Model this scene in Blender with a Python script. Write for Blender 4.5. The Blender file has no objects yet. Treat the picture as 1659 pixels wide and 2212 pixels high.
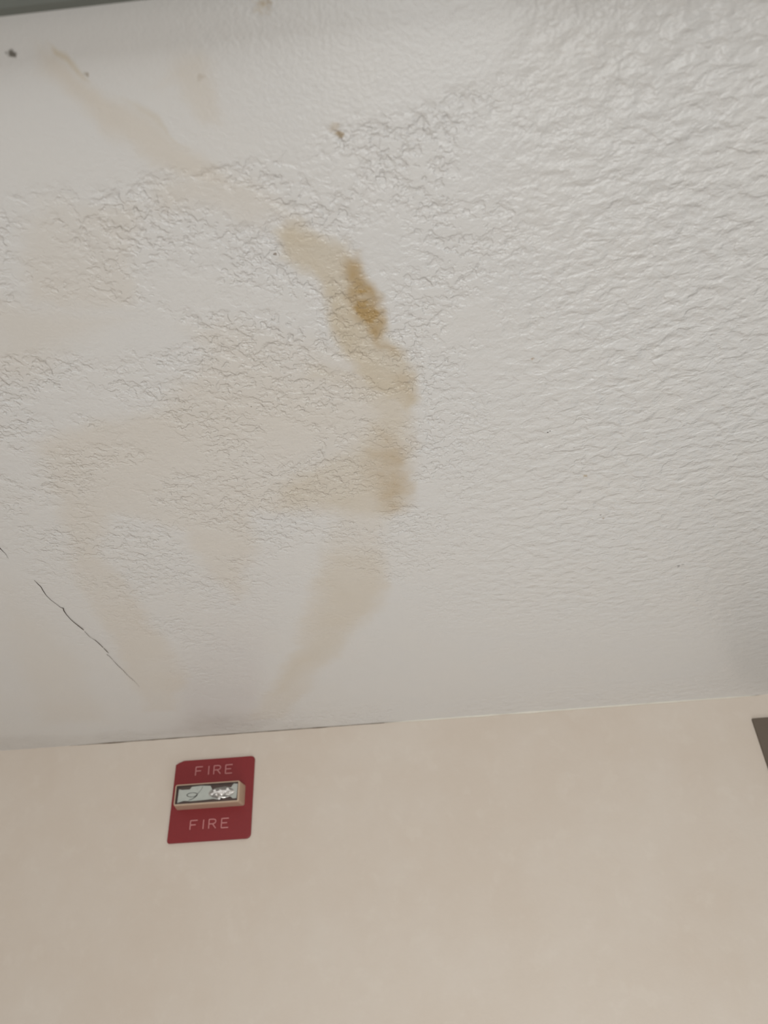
import bpy, bmesh, math
import numpy as np
from mathutils import Matrix, Vector

# ------------------------------------------------------------------ camera
SC = bpy.context.scene
COL = SC.collection
F, CX, CY = 1661.0, 829.5, 1106.0            # focal length and centre for a 1659 x 2212 frame
RW = np.array([[0.99541458, 0.08514300, 0.04359461],
               [0.08505488, -0.57931685, -0.81065261],
               [-0.0437663, 0.81064336, -0.58390226]])    # camera axes -> room axes
CAM_Z = 2.01
WALL_Y = 1.15
CEIL_Z = CAM_Z + 0.42925
cam = bpy.data.cameras.new('camera')
camo = bpy.data.objects.new('camera', cam)
COL.objects.link(camo)
M4 = Matrix([list(RW[0]) + [0], list(RW[1]) + [0], list(RW[2]) + [CAM_Z], [0, 0, 0, 1]])
camo.matrix_world = M4
cam.sensor_fit = 'VERTICAL'
cam.sensor_height = 36.0
cam.lens = F / 2212.0 * 36.0
cam.clip_start = 0.01
cam.dof.use_dof = True
cam.dof.focus_distance = 0.70
cam.dof.aperture_fstop = 7.5
SC.camera = camo

# ------------------------------------------------------------------ light
world = bpy.data.worlds.new('world'); SC.world = world
world.use_nodes = True
world.node_tree.nodes['Background'].inputs[0].default_value = (0.9, 0.95, 1.0, 1)
world.node_tree.nodes['Background'].inputs[1].default_value = 0.3


def area(name, loc, target, sx, sy, power, color):
    l = bpy.data.lights.new(name, 'AREA')
    l.shape = 'RECTANGLE'; l.size = sx; l.size_y = sy
    l.energy = power; l.color = color
    o = bpy.data.objects.new(name, l); COL.objects.link(o)
    o.location = loc
    d = Vector(target) - Vector(loc)
    o.rotation_euler = d.to_track_quat('-Z', 'Y').to_euler()
    return o


# added fill lights, unseen: one at the back window, one without fixture below the frame
area('fill_back', (0.2, -2.72, 1.45), (0.0, 1.15, 1.75), 1.7, 1.1, 48.0, (0.975, 1.0, 0.995))
area('fill_low', (0.15, 0.45, 1.36), (0.15, 0.46, 2.44), 0.50, 0.50, 3.6, (0.975, 1.0, 0.995))

vs = SC.view_settings
vs.view_transform = 'Standard'; vs.look = 'None'
vs.exposure = 0.0; vs.gamma = 1.0; vs.use_curve_mapping = False


# ------------------------------------------------------------------ helpers
def ray(px, py):
    return RW @ np.array([px - CX, -(py - CY), -F])


def ceil_pt(px, py):
    d = ray(px, py); d = d * (CEIL_Z - CAM_Z) / d[2]
    return (d[0], d[1])


def wall_pt(px, py):
    d = ray(px, py); d = d * WALL_Y / d[1]
    return (d[0], d[2] + CAM_Z)


def nodes_mat(name):
    m = bpy.data.materials.new(name); m.use_nodes = True
    nt = m.node_tree
    return m, nt, nt.nodes['Principled BSDF']


def simple_mat(name, color, rough=0.5, metal=0.0, bump=0.0, bscale=300.0, var=0.0):
    m, nt, p = nodes_mat(name)
    p.inputs['Roughness'].default_value = rough
    p.inputs['Metallic'].default_value = metal
    tc = nt.nodes.new('ShaderNodeTexCoord')
    n = nt.nodes.new('ShaderNodeTexNoise'); n.inputs['Scale'].default_value = bscale
    n.inputs['Detail'].default_value = 3
    nt.links.new(tc.outputs['Object'], n.inputs['Vector'])
    mx = nt.nodes.new('ShaderNodeMix'); mx.data_type = 'RGBA'
    mx.inputs[6].default_value = tuple(c * (1 - var) for c in color) + (1,)
    mx.inputs[7].default_value = tuple(min(1, c * (1 + var)) for c in color) + (1,)
    nt.links.new(n.outputs['Fac'], mx.inputs[0])
    nt.links.new(mx.outputs[2], p.inputs['Base Color'])
    if bump:
        b = nt.nodes.new('ShaderNodeBump'); b.inputs['Strength'].default_value = bump
        b.inputs['Distance'].default_value = 0.001
        nt.links.new(n.outputs['Fac'], b.inputs['Height'])
        nt.links.new(b.outputs[0], p.inputs['Normal'])
    return m


def link(name, bm, mat, parent=None, smooth=False):
    me = bpy.data.meshes.new(name)
    bmesh.ops.recalc_face_normals(bm, faces=bm.faces)
    bm.to_mesh(me); bm.free()
    if smooth:
        for p in me.polygons: p.use_smooth = True
    me.materials.append(mat)
    o = bpy.data.objects.new(name, me); COL.objects.link(o)
    if parent: o.parent = parent
    return o


def tag(o, label=None, cat=None, group=None, kind=None):
    if label: o['label'] = label
    if cat: o['category'] = cat
    if group: o['group'] = group
    if kind: o['kind'] = kind
    return o


def add_box(bm, x0, x1, y0, y1, z0, z1, bevel=0.0):
    r = bmesh.ops.create_cube(bm, size=1.0)
    bmesh.ops.scale(bm, vec=(x1 - x0, y1 - y0, z1 - z0), verts=r['verts'])
    bmesh.ops.translate(bm, vec=((x0 + x1) / 2, (y0 + y1) / 2, (z0 + z1) / 2), verts=r['verts'])
    if bevel:
        es = {e for v in r['verts'] for e in v.link_edges}
        bmesh.ops.bevel(bm, geom=list(es), offset=bevel, segments=2, affect='EDGES', profile=0.5)


def add_prism(bm, pts, y0, y1):
    """outline pts (x, z), extruded from y0 (front) to y1 (back)"""
    a = [bm.verts.new((x, y0, z)) for x, z in pts]
    b = [bm.verts.new((x, y1, z)) for x, z in pts]
    n = len(pts)
    bm.faces.new(a); bm.faces.new(b[::-1])
    for i in range(n):
        bm.faces.new((a[i], b[i], b[(i + 1) % n], a[(i + 1) % n]))


def add_tube(bm, pts, rads, seg=8):
    """tube along 3-D points with one radius per point, closed ends"""
    pts = [Vector(p) for p in pts]
    if not hasattr(rads, '__len__'): rads = [rads] * len(pts)
    rings = []
    for i, p in enumerate(pts):
        t = (pts[min(i + 1, len(pts) - 1)] - pts[max(i - 1, 0)]).normalized()
        up = Vector((0, 1, 0)) if abs(t.y) < 0.9 else Vector((1, 0, 0))
        u = t.cross(up).normalized(); v = t.cross(u).normalized()
        rings.append([bm.verts.new(p + (u * math.cos(2 * math.pi * k / seg) + v * math.sin(2 * math.pi * k / seg)) * rads[i]) for k in range(seg)])
    for a, b in zip(rings, rings[1:]):
        for k in range(seg):
            bm.faces.new((a[k], a[(k + 1) % seg], b[(k + 1) % seg], b[k]))
    bm.faces.new(rings[0]); bm.faces.new(rings[-1])


_rng = np.random.default_rng(7)
_LAT = _rng.random((256, 256))


def vnoise(x, y):
    xi = np.floor(x).astype(int); yi = np.floor(y).astype(int)
    fx = x - xi; fy = y - yi
    fx = fx * fx * (3 - 2 * fx); fy = fy * fy * (3 - 2 * fy)
    g = lambda i, j: _LAT[i % 256, j % 256]
    return (g(xi, yi) * (1 - fx) + g(xi + 1, yi) * fx) * (1 - fy) + (g(xi, yi + 1) * (1 - fx) + g(xi + 1, yi + 1) * fx) * fy


def fbm(x, y, s, octv=4, off=0.0):
    v = 0; a = 1.0; t = 0
    for k in range(octv):
        v = v + a * vnoise(x * s + 17.3 * k + off, y * s + 9.1 * k - off); t += a
        a *= 0.5; s *= 2.03
    return v / t


def sdist(X, Y, poly):
    """signed distance to a closed outline, positive inside"""
    d = np.full(X.shape, 1e9); ins = np.zeros(X.shape, bool)
    n = len(poly)
    for i in range(n):
        ax, ay = poly[i]; bx, by = poly[(i + 1) % n]
        ex, ey = bx - ax, by - ay
        t = np.clip(((X - ax) * ex + (Y - ay) * ey) / (ex * ex + ey * ey + 1e-12), 0, 1)
        d = np.minimum(d, np.hypot(X - ax - t * ex, Y - ay - t * ey))
        if ay != by:
            c = ((ay > Y) != (by > Y)) & (X < ex * (Y - ay) / (by - ay) + ax)
            ins ^= c
    return np.where(ins, d, -d)


def sstep(x, a, b):
    t = np.clip((x - a) / (b - a), 0, 1)
    return t * t * (3 - 2 * t)


# ------------------------------------------------------------------ room limits
XL, XR, YB = -1.9, 2.1, -2.75

# ------------------------------------------------------------------ ceiling
gx = np.concatenate([np.linspace(XL, -0.75, 14)[:-1], np.arange(-0.75, 0.601, 0.0018), np.linspace(0.602, XR, 16)[1:]])
gy = np.concatenate([np.linspace(YB, 0.04, 24)[:-1], np.arange(0.04, WALL_Y, 0.0018), [WALL_Y]])
nx, ny = len(gx), len(gy)
GX, GY = np.meshgrid(gx, gy)                      # (ny, nx)
wx = GX + 0.022 * (fbm(GX, GY, 22, 4) - 0.5) + 0.008 * (fbm(GX, GY, 110, 3, 3.3) - 0.5)
wy = GY + 0.022 * (fbm(GX, GY, 22, 4, 5.7) - 0.5) + 0.008 * (fbm(GX, GY, 110, 3, 8.1) - 0.5)


def blot(pix, e0, e1):
    """a mark on the ceiling from its outline, soft between -e0 (outside) and e1 (inside), metres"""
    return sstep(sdist(wx, wy, [ceil_pt(*p) for p in pix]), -e0, e1)


def mx(*a):
    r = a[0]
    for b in a[1:]: r = np.maximum(r, b)
    return r


# broad pale beige water mark
beige = mx(
    blot([(560, 700), (690, 715), (770, 735), (880, 800), (908, 860), (903, 930), (890, 1090), (850, 1150), (850, 1290),
          (800, 1340), (740, 1400), (690, 1480), (610, 1560), (520, 1560), (610, 1440), (645, 1300), (690, 1180), (712, 1130),
          (640, 1120), (565, 1110), (560, 1190), (545, 1290), (500, 1310), (440, 1240), (370, 1150), (250, 1120),
          (235, 1180), (330, 1330), (420, 1470), (380, 1540), (300, 1540), (230, 1380), (150, 1230), (90, 1090), (60, 960), (170, 900), (330, 860), (420, 760), (370, 700), (470, 690)], 0.004, 0.020),
    0.75 * blot([(-60, 640), (310, 690), (330, 700), (220, 730), (130, 780), (60, 840), (-60, 830)], 0.006, 0.022),
    0.80 * blot([(30, 430), (120, 405), (300, 415), (330, 450), (300, 560), (300, 680), (160, 690), (40, 670)], 0.004, 0.014),
    0.85 * blot([(300, 380), (470, 350), (560, 380), (620, 440), (700, 480), (640, 560), (580, 540), (570, 500), (440, 480), (330, 480)], 0.004, 0.016),
    1.25 * blot([(40, 70), (100, 72), (190, 155), (270, 210), (380, 280), (480, 340), (560, 420), (480, 430), (330, 380), (220, 300), (90, 170), (50, 140)], 0.003, 0.012),
    1.0 * blot([(370, 110), (430, 90), (470, 120), (500, 220), (508, 260), (450, 270), (380, 190), (320, 200), (350, 170)], 0.002, 0.010),
    0.55 * blot([(0, 1230), (70, 1300), (170, 1400), (240, 1560), (90, 1570), (0, 1400)], 0.01, 0.03),
    0.35 * blot([(1500, 1000), (1700, 900), (1700, 1500), (1520, 1480)], 0.05, 0.10),
)
beige = beige * (0.72 + 0.56 * (fbm(GX, GY, 16, 3, 2.2) - 0.25))
# darker tan tide band
tan = mx(
    blot([(575, 500), (640, 475), (735, 510), (790, 560), (830, 630), (862, 720), (905, 790), (912, 860), (880, 900), (800, 850),
          (745, 775), (715, 730), (690, 650), (650, 605), (585, 560)], 0.003, 0.010),
    0.55 * blot([(640, 760), (760, 790), (890, 800), (908, 870), (902, 960), (893, 1090), (850, 1130), (740, 1120), (600, 1100), (570, 1050), (650, 1010), (760, 960), (800, 900), (760, 850), (640, 830)], 0.004, 0.022),
    0.9 * blot([(85, 72), (120, 85), (160, 120), (192, 165), (180, 168), (140, 130), (100, 100)], 0.001, 0.003),
    0.5 * blot([(255, 205), (340, 250), (420, 310), (400, 315), (320, 265)], 0.001, 0.004),
    0.40 * blot([(690, 1180), (850, 1180), (830, 1310), (740, 1400), (620, 1500), (560, 1510), (650, 1380)], 0.01, 0.03),
)
tan = tan * (0.75 + 0.5 * fbm(GX, GY, 30, 3, 6.2))
# brown heart of the leak
brown = mx(
    blot([(735, 535), (775, 540), (800, 590), (835, 640), (852, 690), (840, 725), (862, 760), (835, 770), (800, 725), (768, 665), (738, 640), (728, 590)], 0.003, 0.009)
    * (0.28 + 1.05 * fbm(GX, GY, 85, 4, 1.1)),
    0.75 * blot([(745, 610), (800, 610), (850, 680), (825, 715), (795, 690), (760, 650), (738, 640)], 0.002, 0.006) * (0.25 + 1.6 * sstep(fbm(GX, GY, 120, 3, 4.1), 0.35, 0.65)),
    0.50 * blot([(785, 985), (820, 940), (870, 950), (899, 930), (893, 1010), (885, 1090), (845, 1130), (810, 1095), (790, 1040)], 0.007, 0.022)
    * (0.35 + 1.1 * fbm(GX, GY, 90, 3, 9.1)),
    0.30 * blot([(830, 800), (900, 800), (908, 870), (880, 880)], 0.003, 0.012),
)
# soft shading painted into the ceiling colour where it meets the wall
joint_shade = mx(
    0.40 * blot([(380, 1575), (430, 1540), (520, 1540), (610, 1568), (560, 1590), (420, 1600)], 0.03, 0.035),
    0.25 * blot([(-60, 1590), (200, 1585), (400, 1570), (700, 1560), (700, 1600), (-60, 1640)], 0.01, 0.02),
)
joint_shade = joint_shade * (0.5 + 0.8 * fbm(GX, GY, 60, 3, 2.9))
# how coarse the trowelled texture is (0 = patched smooth)
smooth = mx(
    blot([(-200, -80), (1120, -80), (1132, 60), (1110, 120), (1040, 190), (900, 250), (740, 300), (590, 350), (480, 375), (330, 395), (180, 400), (60, 415), (-200, 400)], 0.003, 0.010),
    blot([(-100, 690), (310, 690), (420, 700), (430, 750), (330, 770), (120, 760), (-100, 790)], 0.002, 0.008),
    0.8 * blot([(330, 570), (480, 600), (620, 640), (690, 640), (700, 740), (600, 690), (430, 690), (330, 650)], 0.002, 0.008),
    0.8 * blot([(560, 480), (700, 500), (740, 530), (690, 640), (620, 590)], 0.002, 0.008),
    0.9 * blot([(310, 400), (470, 370), (570, 430), (620, 470), (560, 500), (420, 470)], 0.002, 0.008),
    0.85 * blot([(640, 740), (840, 780), (880, 830), (800, 815), (700, 810)], 0.002, 0.008),
    0.75 * blot([(700, 1150), (400, 1300), (420, 1500), (620, 1560), (1700, 1480), (1700, 1330), (1000, 1300)], 0.02, 0.09),
    0.75 * blot([(-100, 1180), (200, 1220), (420, 1420), (450, 1570), (-100, 1620)], 0.02, 0.06),
)
rough = (1 - smooth) * (1 - 0.5 * sstep(GY, 0.40, 0.95))
peel = sstep(wx - 0.09 - 0.10 * (0.5 - wy), -0.10, 0.06)       # right-hand side: dense soft orange peel

V = np.empty((ny * nx, 3)); V[:, 0] = GX.ravel(); V[:, 1] = GY.ravel()
# gentle waviness of the board, fixed at the walls
wave = 0.0016 * (fbm(GX, GY, 5, 2, 3.0) - 0.5) * sstep(WALL_Y - GY, 0.0, 0.1)
V[:, 2] = (CEIL_Z + wave).ravel()
idx = np.arange(ny * nx).reshape(ny, nx)
Q = np.stack([idx[:-1, :-1], idx[1:, :-1], idx[1:, 1:], idx[:-1, 1:]], -1).reshape(-1, 4)
# slab: visible underside grid plus a flat top
top0 = len(V)
V = np.vstack([V, [[XL, YB, CEIL_Z + 0.1], [XR, YB, CEIL_Z + 0.1], [XR, WALL_Y, CEIL_Z + 0.1], [XL, WALL_Y, CEIL_Z + 0.1]]])
me = bpy.data.meshes.new('ceiling')
faces_flat = np.concatenate([Q.ravel(), np.array([top0, top0 + 1, top0 + 2, top0 + 3])])
nq = len(Q) + 1
me.vertices.add(len(V)); me.vertices.foreach_set('co', V.ravel())
me.loops.add(nq * 4); me.loops.foreach_set('vertex_index', faces_flat.astype(np.int32))
me.polygons.add(nq); me.polygons.foreach_set('loop_start', np.arange(0, nq * 4, 4, dtype=np.int32))
me.polygons.foreach_set('use_smooth', np.ones(nq, bool))
me.update(calc_edges=True); me.validate()


def attr(name, arr):
    a = me.attributes.new(name, 'FLOAT', 'POINT')
    a.data.foreach_set('value', np.concatenate([arr.ravel(), np.zeros(4)]).astype(np.float32))


for nm, ar in (('beige', beige), ('tan', tan), ('brown', brown), ('joint_shade', joint_shade), ('coarse', rough), ('peel', peel)):
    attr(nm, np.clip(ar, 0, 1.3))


def ceiling_material():
    m, nt, p = nodes_mat('stained_ceiling_paint')
    N = nt.nodes.new; L = nt.links.new
    p.inputs['Roughness'].default_value = 0.30
    p.inputs['Specular IOR Level'].default_value = 0.5
    tc = N('ShaderNodeTexCoord')

    def A(name):
        a = N('ShaderNodeAttribute'); a.attribute_name = name; return a.outputs['Fac']

    def math_(op, a, b=None, clamp=False):
        n = N('ShaderNodeMath'); n.operation = op; n.use_clamp = clamp
        for i, v in enumerate((a, b)):
            if v is None: continue
            if isinstance(v, (int, float)): n.inputs[i].default_value = v
            else: L(v, n.inputs[i])
        return n.outputs[0]

    def mixc(fac, a, bcol):
        n = N('ShaderNodeMix'); n.data_type = 'RGBA'
        if isinstance(fac, (int, float)): n.inputs[0].default_value = fac
        else: L(fac, n.inputs[0])
        if isinstance(a, tuple): n.inputs[6].default_value = a
        else: L(a, n.inputs[6])
        n.inputs[7].default_value = bcol
        return n.outputs[2]

    def noise(scale, detail=2.0, dist=0.0, vec=None, rgh=0.5):
        n = N('ShaderNodeTexNoise'); n.inputs['Scale'].default_value = scale
        n.inputs['Detail'].default_value = detail; n.inputs['Distortion'].default_value = dist
        n.inputs['Roughness'].default_value = rgh
        L(vec or tc.outputs['Object'], n.inputs['Vector'])
        return n.outputs['Fac']

    def maprange(v, a, b, c=0.0, d=1.0, smooth=True):
        n = N('ShaderNodeMapRange'); n.interpolation_type = 'SMOOTHSTEP' if smooth else 'LINEAR'
        n.inputs[1].default_value = a; n.inputs[2].default_value = b
        n.inputs[3].default_value = c; n.inputs[4].default_value = d
        L(v, n.inputs[0]); return n.outputs[0]

    # paint colour: faint cool/warm mottling, then the stains and the painted shading at the joint
    mott = noise(14, 3)
    c = mixc(mott, (0.745, 0.742, 0.742, 1), (0.768, 0.750, 0.730, 1))
    c = mixc(math_('MULTIPLY', A('beige'), 0.46, True), c, (0.705, 0.635, 0.545, 1))
    c = mixc(math_('MULTIPLY', A('tan'), 0.66, True), c, (0.62, 0.525, 0.375, 1))
    c = mixc(math_('MULTIPLY', A('brown'), 0.85, True), c, (0.46, 0.315, 0.14, 1))
    c = mixc(math_('MULTIPLY', A('joint_shade'), 0.55, True), c, (0.36, 0.30, 0.24, 1))
    # small spots: (x, y, radius x, radius y, colour, strength)
    sep = N('ShaderNodeSeparateXYZ'); L(tc.outputs['Object'], sep.inputs[0])
    nz = noise(420, 2)
    spots = [((26, 117), 0.0033, (0.10, 0.09, 0.07, 1), 0.9), ((735, 290), 0.0035, (0.36, 0.25, 0.12, 1), 0.75), ((722, 276), 0.0045, (0.55, 0.44, 0.30, 1), 0.45),
             ((577, 8), 0.0045, (0.42, 0.31, 0.18, 1), 0.6), ((566, 12), 0.006, (0.6, 0.5, 0.36, 1), 0.4),
             ((1150, 775), 0.0022, (0.42, 0.25, 0.12, 1), 0.7), ((1265, 1029), 0.0030, (0.42, 0.31, 0.17, 1), 0.7),
             ((1183, 934), 0.0010, (0.06, 0.05, 0.05, 1), 0.95), ((1188, 931), 0.0009, (0.06, 0.05, 0.05, 1), 0.9),
             ((1297, 1113), 0.0020, (0.22, 0.18, 0.16, 1), 0.8), ((1303, 1120), 0.0024, (0.35, 0.25, 0.16, 1), 0.7),
             ((1466, 1222), 0.0026, (0.26, 0.25, 0.26, 1), 0.75), ((1475, 1219), 0.0026, (0.36, 0.34, 0.34, 1), 0.55),
             ((594, 549), 0.0016, (0.2, 0.14, 0.1, 1), 0.8), ((543, 878), 0.0010, (0.15, 0.12, 0.1, 1), 0.7), ((187, 160), 0.0022, (0.36, 0.30, 0.22, 1), 0.7),
             ((432, 165), 0.0035, (0.55, 0.48, 0.40, 1), 0.45), ((1240, 967), 0.0014, (0.4, 0.37, 0.35, 1), 0.5)]
    for (px, py), r, colr, s in spots:
        x, y = ceil_pt(px, py)
        dx = math_('SUBTRACT', sep.outputs[0], x); dy = math_('SUBTRACT', sep.outputs[1], y)
        dd = math_('SQRT', math_('ADD', math_('MULTIPLY', dx, dx), math_('MULTIPLY', dy, dy)))
        dd = math_('ADD', dd, math_('MULTIPLY', math_('SUBTRACT', nz, 0.5), r * 1.6))
        f = maprange(dd, r * 0.25, r * 0.85, s, 0.0)
        c = mixc(f, c, colr)
    L(c, p.inputs['Base Color'])
    # trowelled relief: flattened plates with broken rims, and dense peel to the right
    plate = maprange(noise(80, 3, 0.15, rgh=0.55), 0.47, 0.60, 0.0, 0.72)
    plate2 = maprange(noise(170, 2, 0.1, rgh=0.5), 0.50, 0.64)
    gate = maprange(noise(15, 3), 0.36, 0.54)
    knock = math_('MULTIPLY', math_('ADD', plate, math_('MULTIPLY', plate2, 0.7)), math_('ADD', math_('MULTIPLY', gate, 0.85), 0.15))
    mp = N('ShaderNodeMapping'); mp.inputs['Scale'].default_value = (0.75, 1.0, 1.0); mp.inputs['Rotation'].default_value = (0, 0, 0.5)
    L(tc.outputs['Object'], mp.inputs[0])
    peeln = math_('MULTIPLY', noise(112, 3, 0.25, mp.outputs[0], 0.5), 3.3)
    cells = maprange(noise(75, 3, 0.4, mp.outputs[0]), 0.45, 0.60)
    peelh = math_('ADD', peeln, math_('MULTIPLY', cells, 0.7))
    mixh = N('ShaderNodeMix'); mixh.data_type = 'FLOAT'
    L(A('peel'), mixh.inputs[0]); L(knock, mixh.inputs[2]); L(peelh, mixh.inputs[3])
    fine = math_('MULTIPLY', noise(420, 3), 0.30)
    h = math_('ADD', math_('MULTIPLY', mixh.outputs[0], math_('ADD', math_('MULTIPLY', A('coarse'), 0.94), 0.06)), fine)
    b = N('ShaderNodeBump'); b.invert = True; b.inputs['Strength'].default_value = 1.0; b.inputs['Distance'].default_value = 0.0008
    L(h, b.inputs['Height']); L(b.outputs[0], p.inputs['Normal'])
    return m


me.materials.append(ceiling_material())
ceiling = bpy.data.objects.new('ceiling', me); COL.objects.link(ceiling)
tag(ceiling, 'white textured ceiling with a brown and beige water stain', 'ceiling', kind='structure')

# hairline cracks in the ceiling
M_crack = simple_mat('crack_dark', (0.060, 0.034, 0.024), 1.0)
CR = [[(74, 1252, .3), (80, 1258, .8), (89, 1267, 1.1), (94, 1276, 1.0), (100, 1285, .7), (110, 1295, .6), (122, 1304, .5), (131, 1311, .7), (137, 1313, 1.5), (138, 1318, 1.3), (144, 1327, .9), (153, 1337, .9), (162, 1345, 1.1), (171, 1352, 1.4), (181, 1360, 1.2)],
      [(183, 1363, .5), (193, 1374, .6), (199, 1378, .4), (206, 1382, .9), (215, 1390, 1.1), (223, 1398, .9)],
      [(224, 1399, .8), (231, 1406, 1.1), (235, 1410, .4)],
      [(231, 1413, .7), (237, 1417, .6), (244, 1425, .4), (255, 1437, .7), (266, 1447, .6), (275, 1457, .5), (286, 1467, .45), (294, 1474, .3), (302, 1484, .15)]]


def crack(paths):
    bm = bmesh.new()
    for path in paths:
        pts = []; rad = []
        for px, py, w in path:
            x, y = ceil_pt(px, py)
            pts.append((x, y, CEIL_Z - 0.0002)); rad.append(0.00036 * w)
        # a flattened sliver, wedge shaped
        tmp = bmesh.new(); add_tube(tmp, pts, rad, 6)
        for v in tmp.verts: v.co.z = CEIL_Z + (v.co.z - CEIL_Z) * 0.6 - 0.0006
        mm = bpy.data.meshes.new('t'); tmp.to_mesh(mm); tmp.free(); bm.from_mesh(mm); bpy.data.meshes.remove(mm)
    return bm


link('crack', crack(CR), M_crack, ceiling)['label'] = 'dark hairline crack running diagonally across the ceiling'
link('crack', crack([[(-6, 1178, 1.0), (0, 1183, 1.5), (2, 1185, .8), (7, 1190, .5), (13, 1196, .35), (18, 1205, .2)]]), M_crack, ceiling)['label'] = 'short dark crack end at the left edge of the photo'

# ------------------------------------------------------------------ walls and floor


def wall_material():
    m, nt, p = nodes_mat('cream_wall_paint')
    N = nt.nodes.new; L = nt.links.new
    p.inputs['Roughness'].default_value = 0.55
    p.inputs['Specular IOR Level'].default_value = 0.3
    tc = N('ShaderNodeTexCoord')

    def noise(scale, detail, rgh=0.5):
        n = N('ShaderNodeTexNoise'); n.inputs['Scale'].default_value = scale; n.inputs['Detail'].default_value = detail
        n.inputs['Roughness'].default_value = rgh
        L(tc.outputs['Object'], n.inputs['Vector']); return n.outputs['Fac']
    r = N('ShaderNodeValToRGB')
    r.color_ramp.elements[0].position = 0.34; r.color_ramp.elements[0].color = (0.655, 0.570, 0.490, 1)
    r.color_ramp.elements[1].position = 0.68; r.color_ramp.elements[1].color = (0.680, 0.605, 0.532, 1)
    L(noise(9, 4, 0.6), r.inputs[0])
    # faint pale scuffs
    sc = N('ShaderNodeMapRange'); sc.interpolation_type = 'SMOOTHSTEP'
    sc.inputs[1].default_value = 0.54; sc.inputs[2].default_value = 0.70; sc.inputs[4].default_value = 0.22
    L(noise(38, 5, 0.6), sc.inputs[0])
    mix = N('ShaderNodeMix'); mix.data_type = 'RGBA'
    L(sc.outputs[0], mix.inputs[0]); L(r.outputs[0], mix.inputs[6]); mix.inputs[7].default_value = (0.73, 0.665, 0.59, 1)
    L(mix.outputs[2], p.inputs['Base Color'])
    b = N('ShaderNodeBump'); b.inputs['Strength'].default_value = 0.5; b.inputs['Distance'].default_value = 0.0006
    L(noise(190, 4), b.inputs['Height']); L(b.outputs[0], p.inputs['Normal'])
    return m


M_wall = wall_material()
M_floor = simple_mat('pale_vinyl_floor', (0.50, 0.48, 0.45), 0.4, 0, 0.2, 40, 0.12)
T = 0.12
DX0, DX1, DZ1 = 0.4668, 1.62, CAM_Z + 0.3936      # door frame outline in the front wall
FZ = 0.0


def box_obj(name, boxes, mat, label=None, cat=None, kind='structure', parent=None, bevel=0.0):
    bm = bmesh.new()
    for b in boxes: add_box(bm, *b, bevel=bevel)
    o = link(name, bm, mat, parent)
    if label: tag(o, label, cat, kind=kind)
    return o


# the front wall: subdivided so its top edge can wander a little, with the door opening cut out
box_obj('wall_front', [(XL - T, DX0 + 0.004, WALL_Y, WALL_Y + T, FZ, CEIL_Z + 0.1), (DX1 - 0.004, XR + T, WALL_Y, WALL_Y + T, FZ, CEIL_Z + 0.1),
                       (DX0 + 0.004, DX1 - 0.004, WALL_Y, WALL_Y + T, DZ1 - 0.004, CEIL_Z + 0.1)], M_wall,
        'cream painted wall below the ceiling, carrying the red alarm', 'wall')
box_obj('wall_left', [(XL - T, XL, YB, WALL_Y, FZ, CEIL_Z + 0.1)], M_wall, 'cream wall out of frame on the left', 'wall')
box_obj('wall_right', [(XR, XR + T, YB, WALL_Y, FZ, CEIL_Z + 0.1)], M_wall, 'cream wall out of frame on the right', 'wall')
WX0, WX1, WZ0, WZ1 = -0.7, 1.1, 0.85, 2.05
box_obj('wall_back', [(XL - T, WX0, YB - T, YB, FZ, CEIL_Z + 0.1), (WX1, XR + T, YB - T, YB, FZ, CEIL_Z + 0.1),
                      (WX0, WX1, YB - T, YB, FZ, WZ0), (WX0, WX1, YB - T, YB, WZ1, CEIL_Z + 0.1)], M_wall,
        'cream wall behind the viewer with an added window', 'wall')
box_obj('floor', [(XL - T, XR + T, YB - T, WALL_Y + T, -0.1, 0)], M_floor, 'pale floor below the frame', 'floor')

# dark batten fixed across the ceiling above the viewer
M_head = simple_mat('dark_green_grey_paint', (0.14, 0.15, 0.135), 0.6, 0, 0.1, 60, 0.06)
HZ = CEIL_Z - 0.016
HY = 0.3545 * (HZ - CAM_Z)
box_obj('trim_1', [(XL, XR, HY - 0.075, HY, HZ, CEIL_Z)], M_head,
        'dark blurred batten edge at the top left corner of the photo', 'trim', bevel=0.005)

# glazed door with a dark bronze frame at the right edge
M_bronze = simple_mat('dark_bronze_metal', (0.135, 0.104, 0.078), 0.5, 0.0, 0.1, 200, 0.08)
M_glass, nt, p = nodes_mat('clear_glass')
p.inputs['Base Color'].default_value = (0.9, 0.95, 0.93, 1); p.inputs['Roughness'].default_value = 0.02
p.inputs['Transmission Weight'].default_value = 1.0; p.inputs['IOR'].default_value = 1.45
door = bpy.data.objects.new('door_1', None); COL.objects.link(door)
door.location = ((DX0 + DX1) / 2, WALL_Y, 0)
tag(door, 'dark bronze metal door frame at the right edge of the photo', 'door', kind='structure')


def dpart(name, boxes, mat, bevel=0.0, parent=door):
    bm = bmesh.new()
    for b in boxes: add_box(bm, *b, bevel=bevel)
    bmesh.ops.translate(bm, vec=-door.location, verts=bm.verts)
    return link(name, bm, mat, parent)


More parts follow.
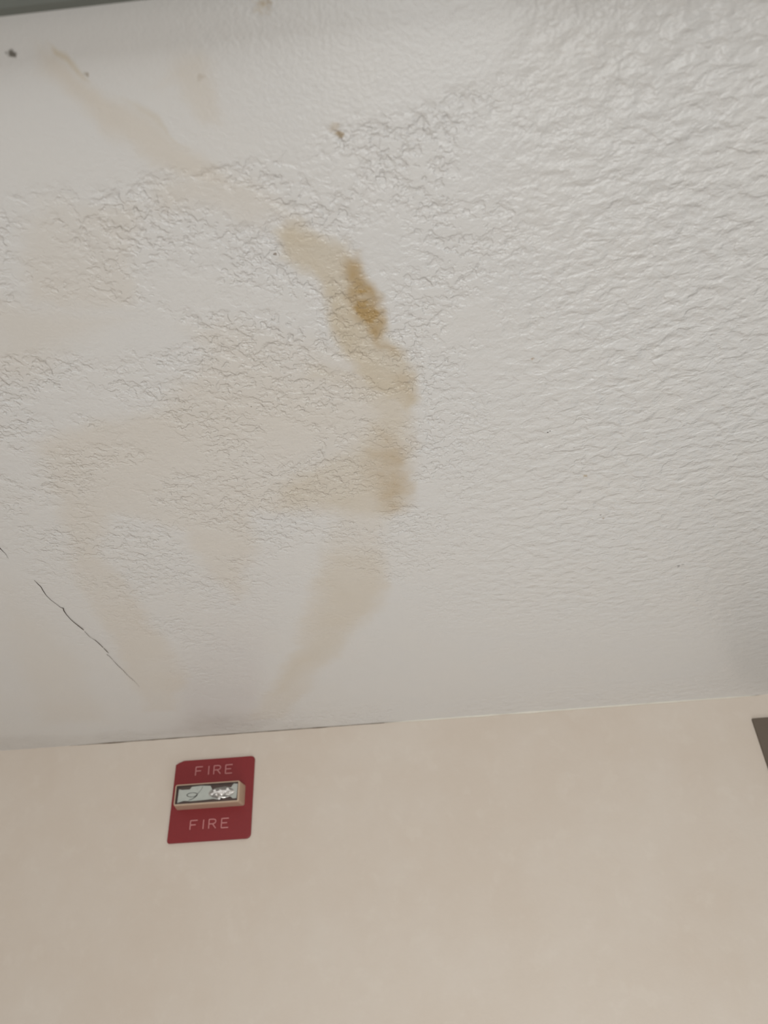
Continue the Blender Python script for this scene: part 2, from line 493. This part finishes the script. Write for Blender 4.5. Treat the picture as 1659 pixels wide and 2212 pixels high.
FW = 0.055
fr = dpart('door_frame', [(DX0, DX0 + FW, WALL_Y - 0.004, WALL_Y + 0.10, 0, DZ1), (DX1 - FW, DX1, WALL_Y - 0.004, WALL_Y + 0.10, 0, DZ1),
                          (DX0 + FW, DX1 - FW, WALL_Y - 0.004, WALL_Y + 0.10, DZ1 - FW, DZ1)], M_bronze, 0.0015)
dpart('door_leaf', [(DX0 + FW + .004, DX0 + FW + .09, WALL_Y + .03, WALL_Y + .075, 0.01, DZ1 - FW - .004), (DX1 - FW - .09, DX1 - FW - .004, WALL_Y + .03, WALL_Y + .075, 0.01, DZ1 - FW - .004),
                    (DX0 + FW + .09, DX1 - FW - .09, WALL_Y + .03, WALL_Y + .075, 0.01, 0.26), (DX0 + FW + .09, DX1 - FW - .09, WALL_Y + .03, WALL_Y + .075, DZ1 - FW - .10, DZ1 - FW - .004)], M_bronze)
dpart('glass_pane', [(DX0 + FW + .09, DX1 - FW - .09, WALL_Y + .049, WALL_Y + .055, 0.26, DZ1 - FW - .10)], M_glass)
hb = bmesh.new()
add_tube(hb, [(DX1 - FW - .05, WALL_Y + .03, 0.9), (DX1 - FW - .05, WALL_Y - .03, 0.9), (DX1 - FW - .05, WALL_Y - .03, 1.25), (DX1 - FW - .05, WALL_Y + .03, 1.25)], 0.012, 10)
bmesh.ops.translate(hb, vec=-door.location, verts=hb.verts)
link('handle', hb, M_bronze, door)

# added window, unseen behind the viewer, to go with the back fill light
M_white = simple_mat('white_window_paint', (0.75, 0.74, 0.70), 0.5)
win = bpy.data.objects.new('added_window', None); COL.objects.link(win)
win.location = ((WX0 + WX1) / 2, YB - T / 2, WZ0)
tag(win, 'added white framed window, unseen behind the viewer', 'window', kind='structure')


def wpart(name, boxes, mat):
    bm = bmesh.new()
    for b in boxes: add_box(bm, *b)
    bmesh.ops.translate(bm, vec=-win.location, verts=bm.verts)
    return link(name, bm, mat, win)


yw0, yw1 = YB - 0.09, YB - 0.03
wpart('window_frame', [(WX0, WX0 + .05, yw0, yw1, WZ0, WZ1), (WX1 - .05, WX1, yw0, yw1, WZ0, WZ1), (WX0 + .05, WX1 - .05, yw0, yw1, WZ0, WZ0 + .05),
                       (WX0 + .05, WX1 - .05, yw0, yw1, WZ1 - .05, WZ1), (.18, .22, yw0, yw1, WZ0 + .05, WZ1 - .05)], M_white)
wpart('window_pane', [(WX0 + .05, WX1 - .05, YB - .063, YB - .058, WZ0 + .05, WZ1 - .05)], M_glass)

# painted-over joint between ceiling and wall: a pale bead to the right, an open dark gap to the left
M_caulk = simple_mat('pale_caulk', (0.74, 0.70, 0.62), 0.45, 0, 0.3, 150, 0.05)
M_gap = simple_mat('joint_gap', (0.15, 0.11, 0.08), 1.0)
for m_ in (M_crack, M_gap): m_.node_tree.nodes['Principled BSDF'].inputs['Specular IOR Level'].default_value = 0.0


def joint(px0, px1, rmax, off, seed, lo=0.25):
    y_of = lambda px: 1622 + (1500 - 1622) * px / 1659.0
    x0 = wall_pt(px0, y_of(px0))[0]; x1 = wall_pt(px1, y_of(px1))[0]
    n = 70; pts = []; rad = []
    for i in range(n):
        t = i / (n - 1); x = x0 + (x1 - x0) * t
        w = lo + (1 - lo) * float(fbm(np.array([x]), np.array([0.3]), 28, 3, seed)[0]) * 1.3
        w *= min(1, t * 8 + 0.1, (1 - t) * 8 + 0.1)
        pts.append((x, WALL_Y - off, CEIL_Z - off)); rad.append(rmax * max(w, 0.08))
    bm = bmesh.new(); add_tube(bm, pts, rad, 8)
    return bm


link('joint_bead', joint(830, 1640, 0.0021, 0.0006, 3.0), M_caulk, ceiling, True)['label'] = 'pale bead along the wall joint'
link('joint_gap', joint(150, 900, 0.0012, 0.0, 11.0, 0.1), M_gap, ceiling)['label'] = 'dark open gap along the wall joint'

# ------------------------------------------------------------------ fire alarm strobe
PX0, PX1 = -0.4000, -0.2782
PZ0, PZ1 = CAM_Z + 0.2728, CAM_Z + 0.3912
PCX, PCZ = (PX0 + PX1) / 2, (PZ0 + PZ1) / 2
alarm = bpy.data.objects.new('fire_alarm_strobe', None); COL.objects.link(alarm)
alarm.location = (PCX, WALL_Y, PCZ)
tag(alarm, 'red square fire alarm plate with a clear strobe on the cream wall', 'fire alarm')
W2, H2 = (PX1 - PX0) / 2, (PZ1 - PZ0) / 2
PT = 0.0035                                   # plate stands this far off the wall

M_red = simple_mat('red_alarm_plastic', (0.235, 0.018, 0.022), 0.42, 0, 0.12, 260, 0.10)
M_letter = simple_mat('worn_pink_lettering', (0.62, 0.27, 0.27), 0.6, 0, 0, 700, 0.35)
M_cream = simple_mat('yellowed_lens_housing', (0.56, 0.42, 0.31), 0.38, 0, 0.05, 120, 0.08)
M_back = simple_mat('strobe_back_card', (0.86, 0.89, 0.85), 0.45, 0, 0.1, 180, 0.10)
M_dark = simple_mat('dark_rim', (0.13, 0.075, 0.065), 0.6, 0, 0, 260, 0.3)
M_chrome = simple_mat('silvered_reflector', (0.86, 0.81, 0.79), 0.28, 0.6, 0.6, 160, 0.05)
M_wire = simple_mat('dark_wire', (0.10, 0.10, 0.10), 0.5)
M_tube = simple_mat('glassy_flash_tube', (0.86, 0.83, 0.81), 0.08)
M_lens, nt, p = nodes_mat('clear_lens')
tr = nt.nodes.new('ShaderNodeBsdfTransparent'); tr.inputs[0].default_value = (0.95, 0.95, 0.94, 1)
gl = nt.nodes.new('ShaderNodeBsdfGlossy'); gl.inputs['Roughness'].default_value = 0.12
fn = nt.nodes.new('ShaderNodeFresnel'); fn.inputs[0].default_value = 1.45
mxs = nt.nodes.new('ShaderNodeMixShader')
nt.links.new(fn.outputs[0], mxs.inputs[0]); nt.links.new(tr.outputs[0], mxs.inputs[1]); nt.links.new(gl.outputs[0], mxs.inputs[2])
nt.links.new(mxs.outputs[0], nt.nodes['Material Output'].inputs['Surface'])


def apart(name, bm, mat, parent=alarm, smooth=False):
    return link(name, bm, mat, parent, smooth)


def arc(cx, cz, r, a0, a1, n=6):
    return [(cx + r * math.cos(math.radians(a0 + (a1 - a0) * i / n)), cz + r * math.sin(math.radians(a0 + (a1 - a0) * i / n))) for i in range(n + 1)]


# backing plate: three rounded corners, the upper left one chipped away
r = 0.0055
out = arc(W2 - r, H2 - r, r, 0, 90) + [(-W2 + 0.0125, H2 + 0.0002), (-W2 + 0.0095, H2 - 0.0008), (-W2 + 0.0070, H2 - 0.0030), (-W2 + 0.0025, H2 - 0.0040), (-W2 + 0.0002, H2 - 0.0056)]
out += arc(-W2 + 0.003, -H2 + 0.003, 0.003, 180, 270) + arc(W2 - r * 1.2, -H2 + r * 1.2, r * 1.2, 270, 360)
bm = bmesh.new(); add_prism(bm, out, -PT, 0.0)
es = [e for e in bm.edges if all(abs(v.co.y + PT) < 1e-6 for v in e.verts)]
bmesh.ops.bevel(bm, geom=es, offset=0.0009, segments=2, affect='EDGES', profile=0.5)
apart('backing_plate', bm, M_red)


# letters as slim raised strokes
def stroke(bm, pts, w=0.00078, y=-PT - 0.0002):
    for a, b in zip(pts, pts[1:]):
        add_tube(bm, [(a[0], y, a[1]), (b[0], y, b[1])], w, 6)


def letter(bm, ch, x, z, w, h):
    P = lambda u, v: (x + u * w, z + v * h)
    if ch == 'F':
        stroke(bm, [P(0, 0), P(0, 1)]); stroke(bm, [P(0, 1), P(1, 1)]); stroke(bm, [P(0, .52), P(.78, .52)])
    if ch == 'I':
        stroke(bm, [P(.5, 0), P(.5, 1)])
    if ch == 'R':
        stroke(bm, [P(0, 0), P(0, 1), P(.6, 1), P(.86, .94), P(.98, .77), P(.86, .58), P(.6, .5), P(0, .5)])
        stroke(bm, [P(.5, .5), P(1, 0)])
    if ch == 'E':
        stroke(bm, [P(1, 0), P(0, 0), P(0, 1), P(1, 1)]); stroke(bm, [P(0, .52), P(.8, .52)])


def word(z, xs):
    bm = bmesh.new()
    for ch, x in zip('FIRE', xs):
        letter(bm, ch, x, z, 0.0104, 0.0128)
    return bm


def loc_px(px, py):
    x, z = wall_pt(px, py); return x - PCX, z - PCZ


u = [loc_px(px, 1672) for px in (424, 444.5, 463, 488)]
l = [loc_px(px, 1790) for px in (412, 432.5, 452, 479)]
zu = loc_px(424, 1677)[1]; zl = loc_px(412, 1794)[1]
apart('lettering', word(zu, [a[0] for a in u]), M_letter)['label'] = 'upper word FIRE in worn pale letters'
apart('lettering', word(zl, [a[0] for a in l]), M_letter)['label'] = 'lower word FIRE in worn pale letters'

# strobe housing: a drafted open box, deep enough to show its right and lower flanks
SD = 0.030                                     # how far the front stands off the wall
FX0, FX1, FZ0_, FZ1_ = -0.0558, 0.0418, -0.0255, 0.0095   # front rim (shifted by the draft below)


def depth_pt(px, py, dep):
    d = ray(px, py); d = d * (WALL_Y - dep) / d[1]
    return d[0] - PCX, d[2] + CAM_Z - PCZ


fl, fb = depth_pt(374, 1741, SD); fr_, ft = depth_pt(518, 1685, SD)
bl, bb = depth_pt(372, 1751, PT); br, bt = depth_pt(531, 1690, PT)
front = (fl, fr_, fb, ft); base = (max(bl, fl - .004), br, bb, ft + 0.001)
LIP = 0.0019


def ring(bm, rect, y, inset=0.0, rr=0.003):
    x0, x1, z0, z1 = rect; x0 += inset; x1 -= inset; z0 += inset; z1 -= inset
    rr = max(rr - inset, 0.0006)
    pts = arc(x1 - rr, z1 - rr, rr, 0, 90, 4) + arc(x0 + rr, z1 - rr, rr, 90, 180, 4) + arc(x0 + rr, z0 + rr, rr, 180, 270, 4) + arc(x1 - rr, z0 + rr, rr, 270, 360, 4)
    return [bm.verts.new((x, y, z)) for x, z in pts]


def bridge(bm, a, b):
    n = len(a)
    for i in range(n): bm.faces.new((a[i], b[i], b[(i + 1) % n], a[(i + 1) % n]))


def lerp_rect(t):
    return tuple(b + (f - b) * t for b, f in zip(base, front))


bm = bmesh.new()
r0 = ring(bm, base, -PT); r1 = ring(bm, lerp_rect(0.93), -PT - (SD - PT) * 0.93); r2 = ring(bm, front, -SD, 0.0009)
r3 = ring(bm, front, -SD, LIP); r4 = ring(bm, front, -SD + 0.020, LIP + 0.0004); r5 = ring(bm, base, -PT, LIP)
bridge(bm, r0, r1); bridge(bm, r1, r2); bridge(bm, r2, r3); bridge(bm, r3, r4); bridge(bm, r4, r5); bridge(bm, r5, r0)
housing = apart('strobe_housing', bm, M_cream); housing['label'] = 'yellowed cream plastic strobe housing'
# dark inner rim round the window
bm = bmesh.new()
q0 = ring(bm, front, -SD + 0.0006, LIP); q1 = ring(bm, front, -SD + 0.0006, LIP + 0.0010); q2 = ring(bm, front, -SD + 0.006, LIP + 0.0010); q3 = ring(bm, front, -SD + 0.006, LIP)
bridge(bm, q0, q1); bridge(bm, q1, q2); bridge(bm, q2, q3); bridge(bm, q3, q0)
apart('inner_rim', bm, M_dark, housing)['label'] = 'dark inner rim'
x0, x1, z0, z1 = front
ww, hh = x1 - x0, z1 - z0
yb = -SD + 0.0045
P = lambda a, b: (x0 + a * ww, z0 + b * hh)
# ragged pale card that fills the window
card = [P(.045, .16), P(.14, .24), P(.25, .20), P(.52, .22), P(.60, .24), P(.66, .20), P(.74, .33), P(.84, .34), P(.90, .20), P(.955, .20), P(.965, .87), P(.90, .90), P(.86, .72),
        P(.76, .78), P(.68, .74), P(.58, .62), P(.54, .86), P(.40, .90), P(.25, .88), P(.22, .76), P(.10, .76), P(.05, .80)]
bm = bmesh.new(); add_prism(bm, card, yb - 0.0008, yb + 0.0008)
apart('reflector_card', bm, M_back, housing)['label'] = 'pale ragged reflector card'
bm = bmesh.new(); add_box(bm, x0 + LIP * 0.6, x1 - LIP * 0.6, yb + 0.001, yb + 0.003, z0 + LIP * 0.6, z1 - LIP * 0.6)
apart('window_back', bm, M_dark, housing)['label'] = 'dark maroon recess behind the card'
# silvered reflector dish with faceted, crumpled bowl
bm = bmesh.new()
cx, cz = P(.72, .50); ra, rb = 0.20 * ww, 0.27 * hh
rng = np.random.default_rng(3); prev = None
for k in range(1, 6):
    t = k / 5; rr = []
    for j in range(18):
        a = 2 * math.pi * j / 18
        jit = 0.0009 * (rng.random() - 0.5)
        rr.append(bm.verts.new((cx + ra * t * math.cos(a), yb - 0.0011 - 0.0030 * (1 - t * t) + jit, cz + rb * t * math.sin(a))))
    if prev is None:
        bm.faces.new(rr)
    else:
        for j in range(18): bm.faces.new((prev[j], rr[j], rr[(j + 1) % 18], prev[(j + 1) % 18]))
    prev = rr
back = [bm.verts.new((v.co.x, yb + 0.0002, v.co.z)) for v in prev]
for j in range(18): bm.faces.new((prev[j], back[j], back[(j + 1) % 18], prev[(j + 1) % 18]))
bm.faces.new(back)
apart('reflector_bowl', bm, M_chrome, housing)['label'] = 'crumpled silvered reflector bowl'
# flash tube with small glints
bm = bmesh.new()
for a, b in ((.62, .58), (.585, .42), (.71, .56), (.82, .62), (.70, .20), (.76, .46)):
    c = P(a, b)
    s = bmesh.ops.create_icosphere(bm, subdivisions=2, radius=0.0019)
    bmesh.ops.scale(bm, vec=(1.2, 0.7, 1.0), verts=s['verts'])
    bmesh.ops.translate(bm, vec=(c[0], yb - 0.0048, c[1]), verts=s['verts'])
add_tube(bm, [(*P(.57, .44)[:1], yb - .0042, P(.57, .44)[1]), (P(.66, .52)[0], yb - .0046, P(.66, .52)[1]), (P(.86, .56)[0], yb - .0042, P(.86, .56)[1])], 0.0012, 8)
apart('flash_tube', bm, M_tube, housing, True)['label'] = 'glassy flash tube with bright glints'
# dark coil and lead on the left half of the card
bm = bmesh.new()
coil = []
for i in range(29):
    a = 2 * math.pi * i / 14
    coil.append((P(.265, .5)[0] + 0.0085 * (1 - i * .008) * math.cos(a), yb - 0.0014, P(.265, .49)[1] + 0.0030 * math.sin(a)))
add_tube(bm, coil, 0.00028, 5)
lead = [P(.345, .47), P(.31, .36), P(.27, .29), P(.22, .24)]
add_tube(bm, [(c[0], yb - .0013, c[1]) for c in lead], [0.0007, .0006, .0004, .0003], 6)
lead = [P(.42, .86), P(.40, .70), P(.36, .56), P(.345, .47)]
add_tube(bm, [(c[0], yb - .0013, c[1]) for c in lead], 0.00025, 6)
apart('wire_lead', bm, M_wire, housing)['label'] = 'thin dark wire coil'
# clear lens closing the window
bm = bmesh.new(); add_box(bm, x0 + LIP * 0.7, x1 - LIP * 0.7, -SD + 0.0002, -SD + 0.0012, z0 + LIP * 0.7, z1 - LIP * 0.7)
apart('lens', bm, M_lens, housing)['label'] = 'clear flat lens'
print('strobe', front, base)
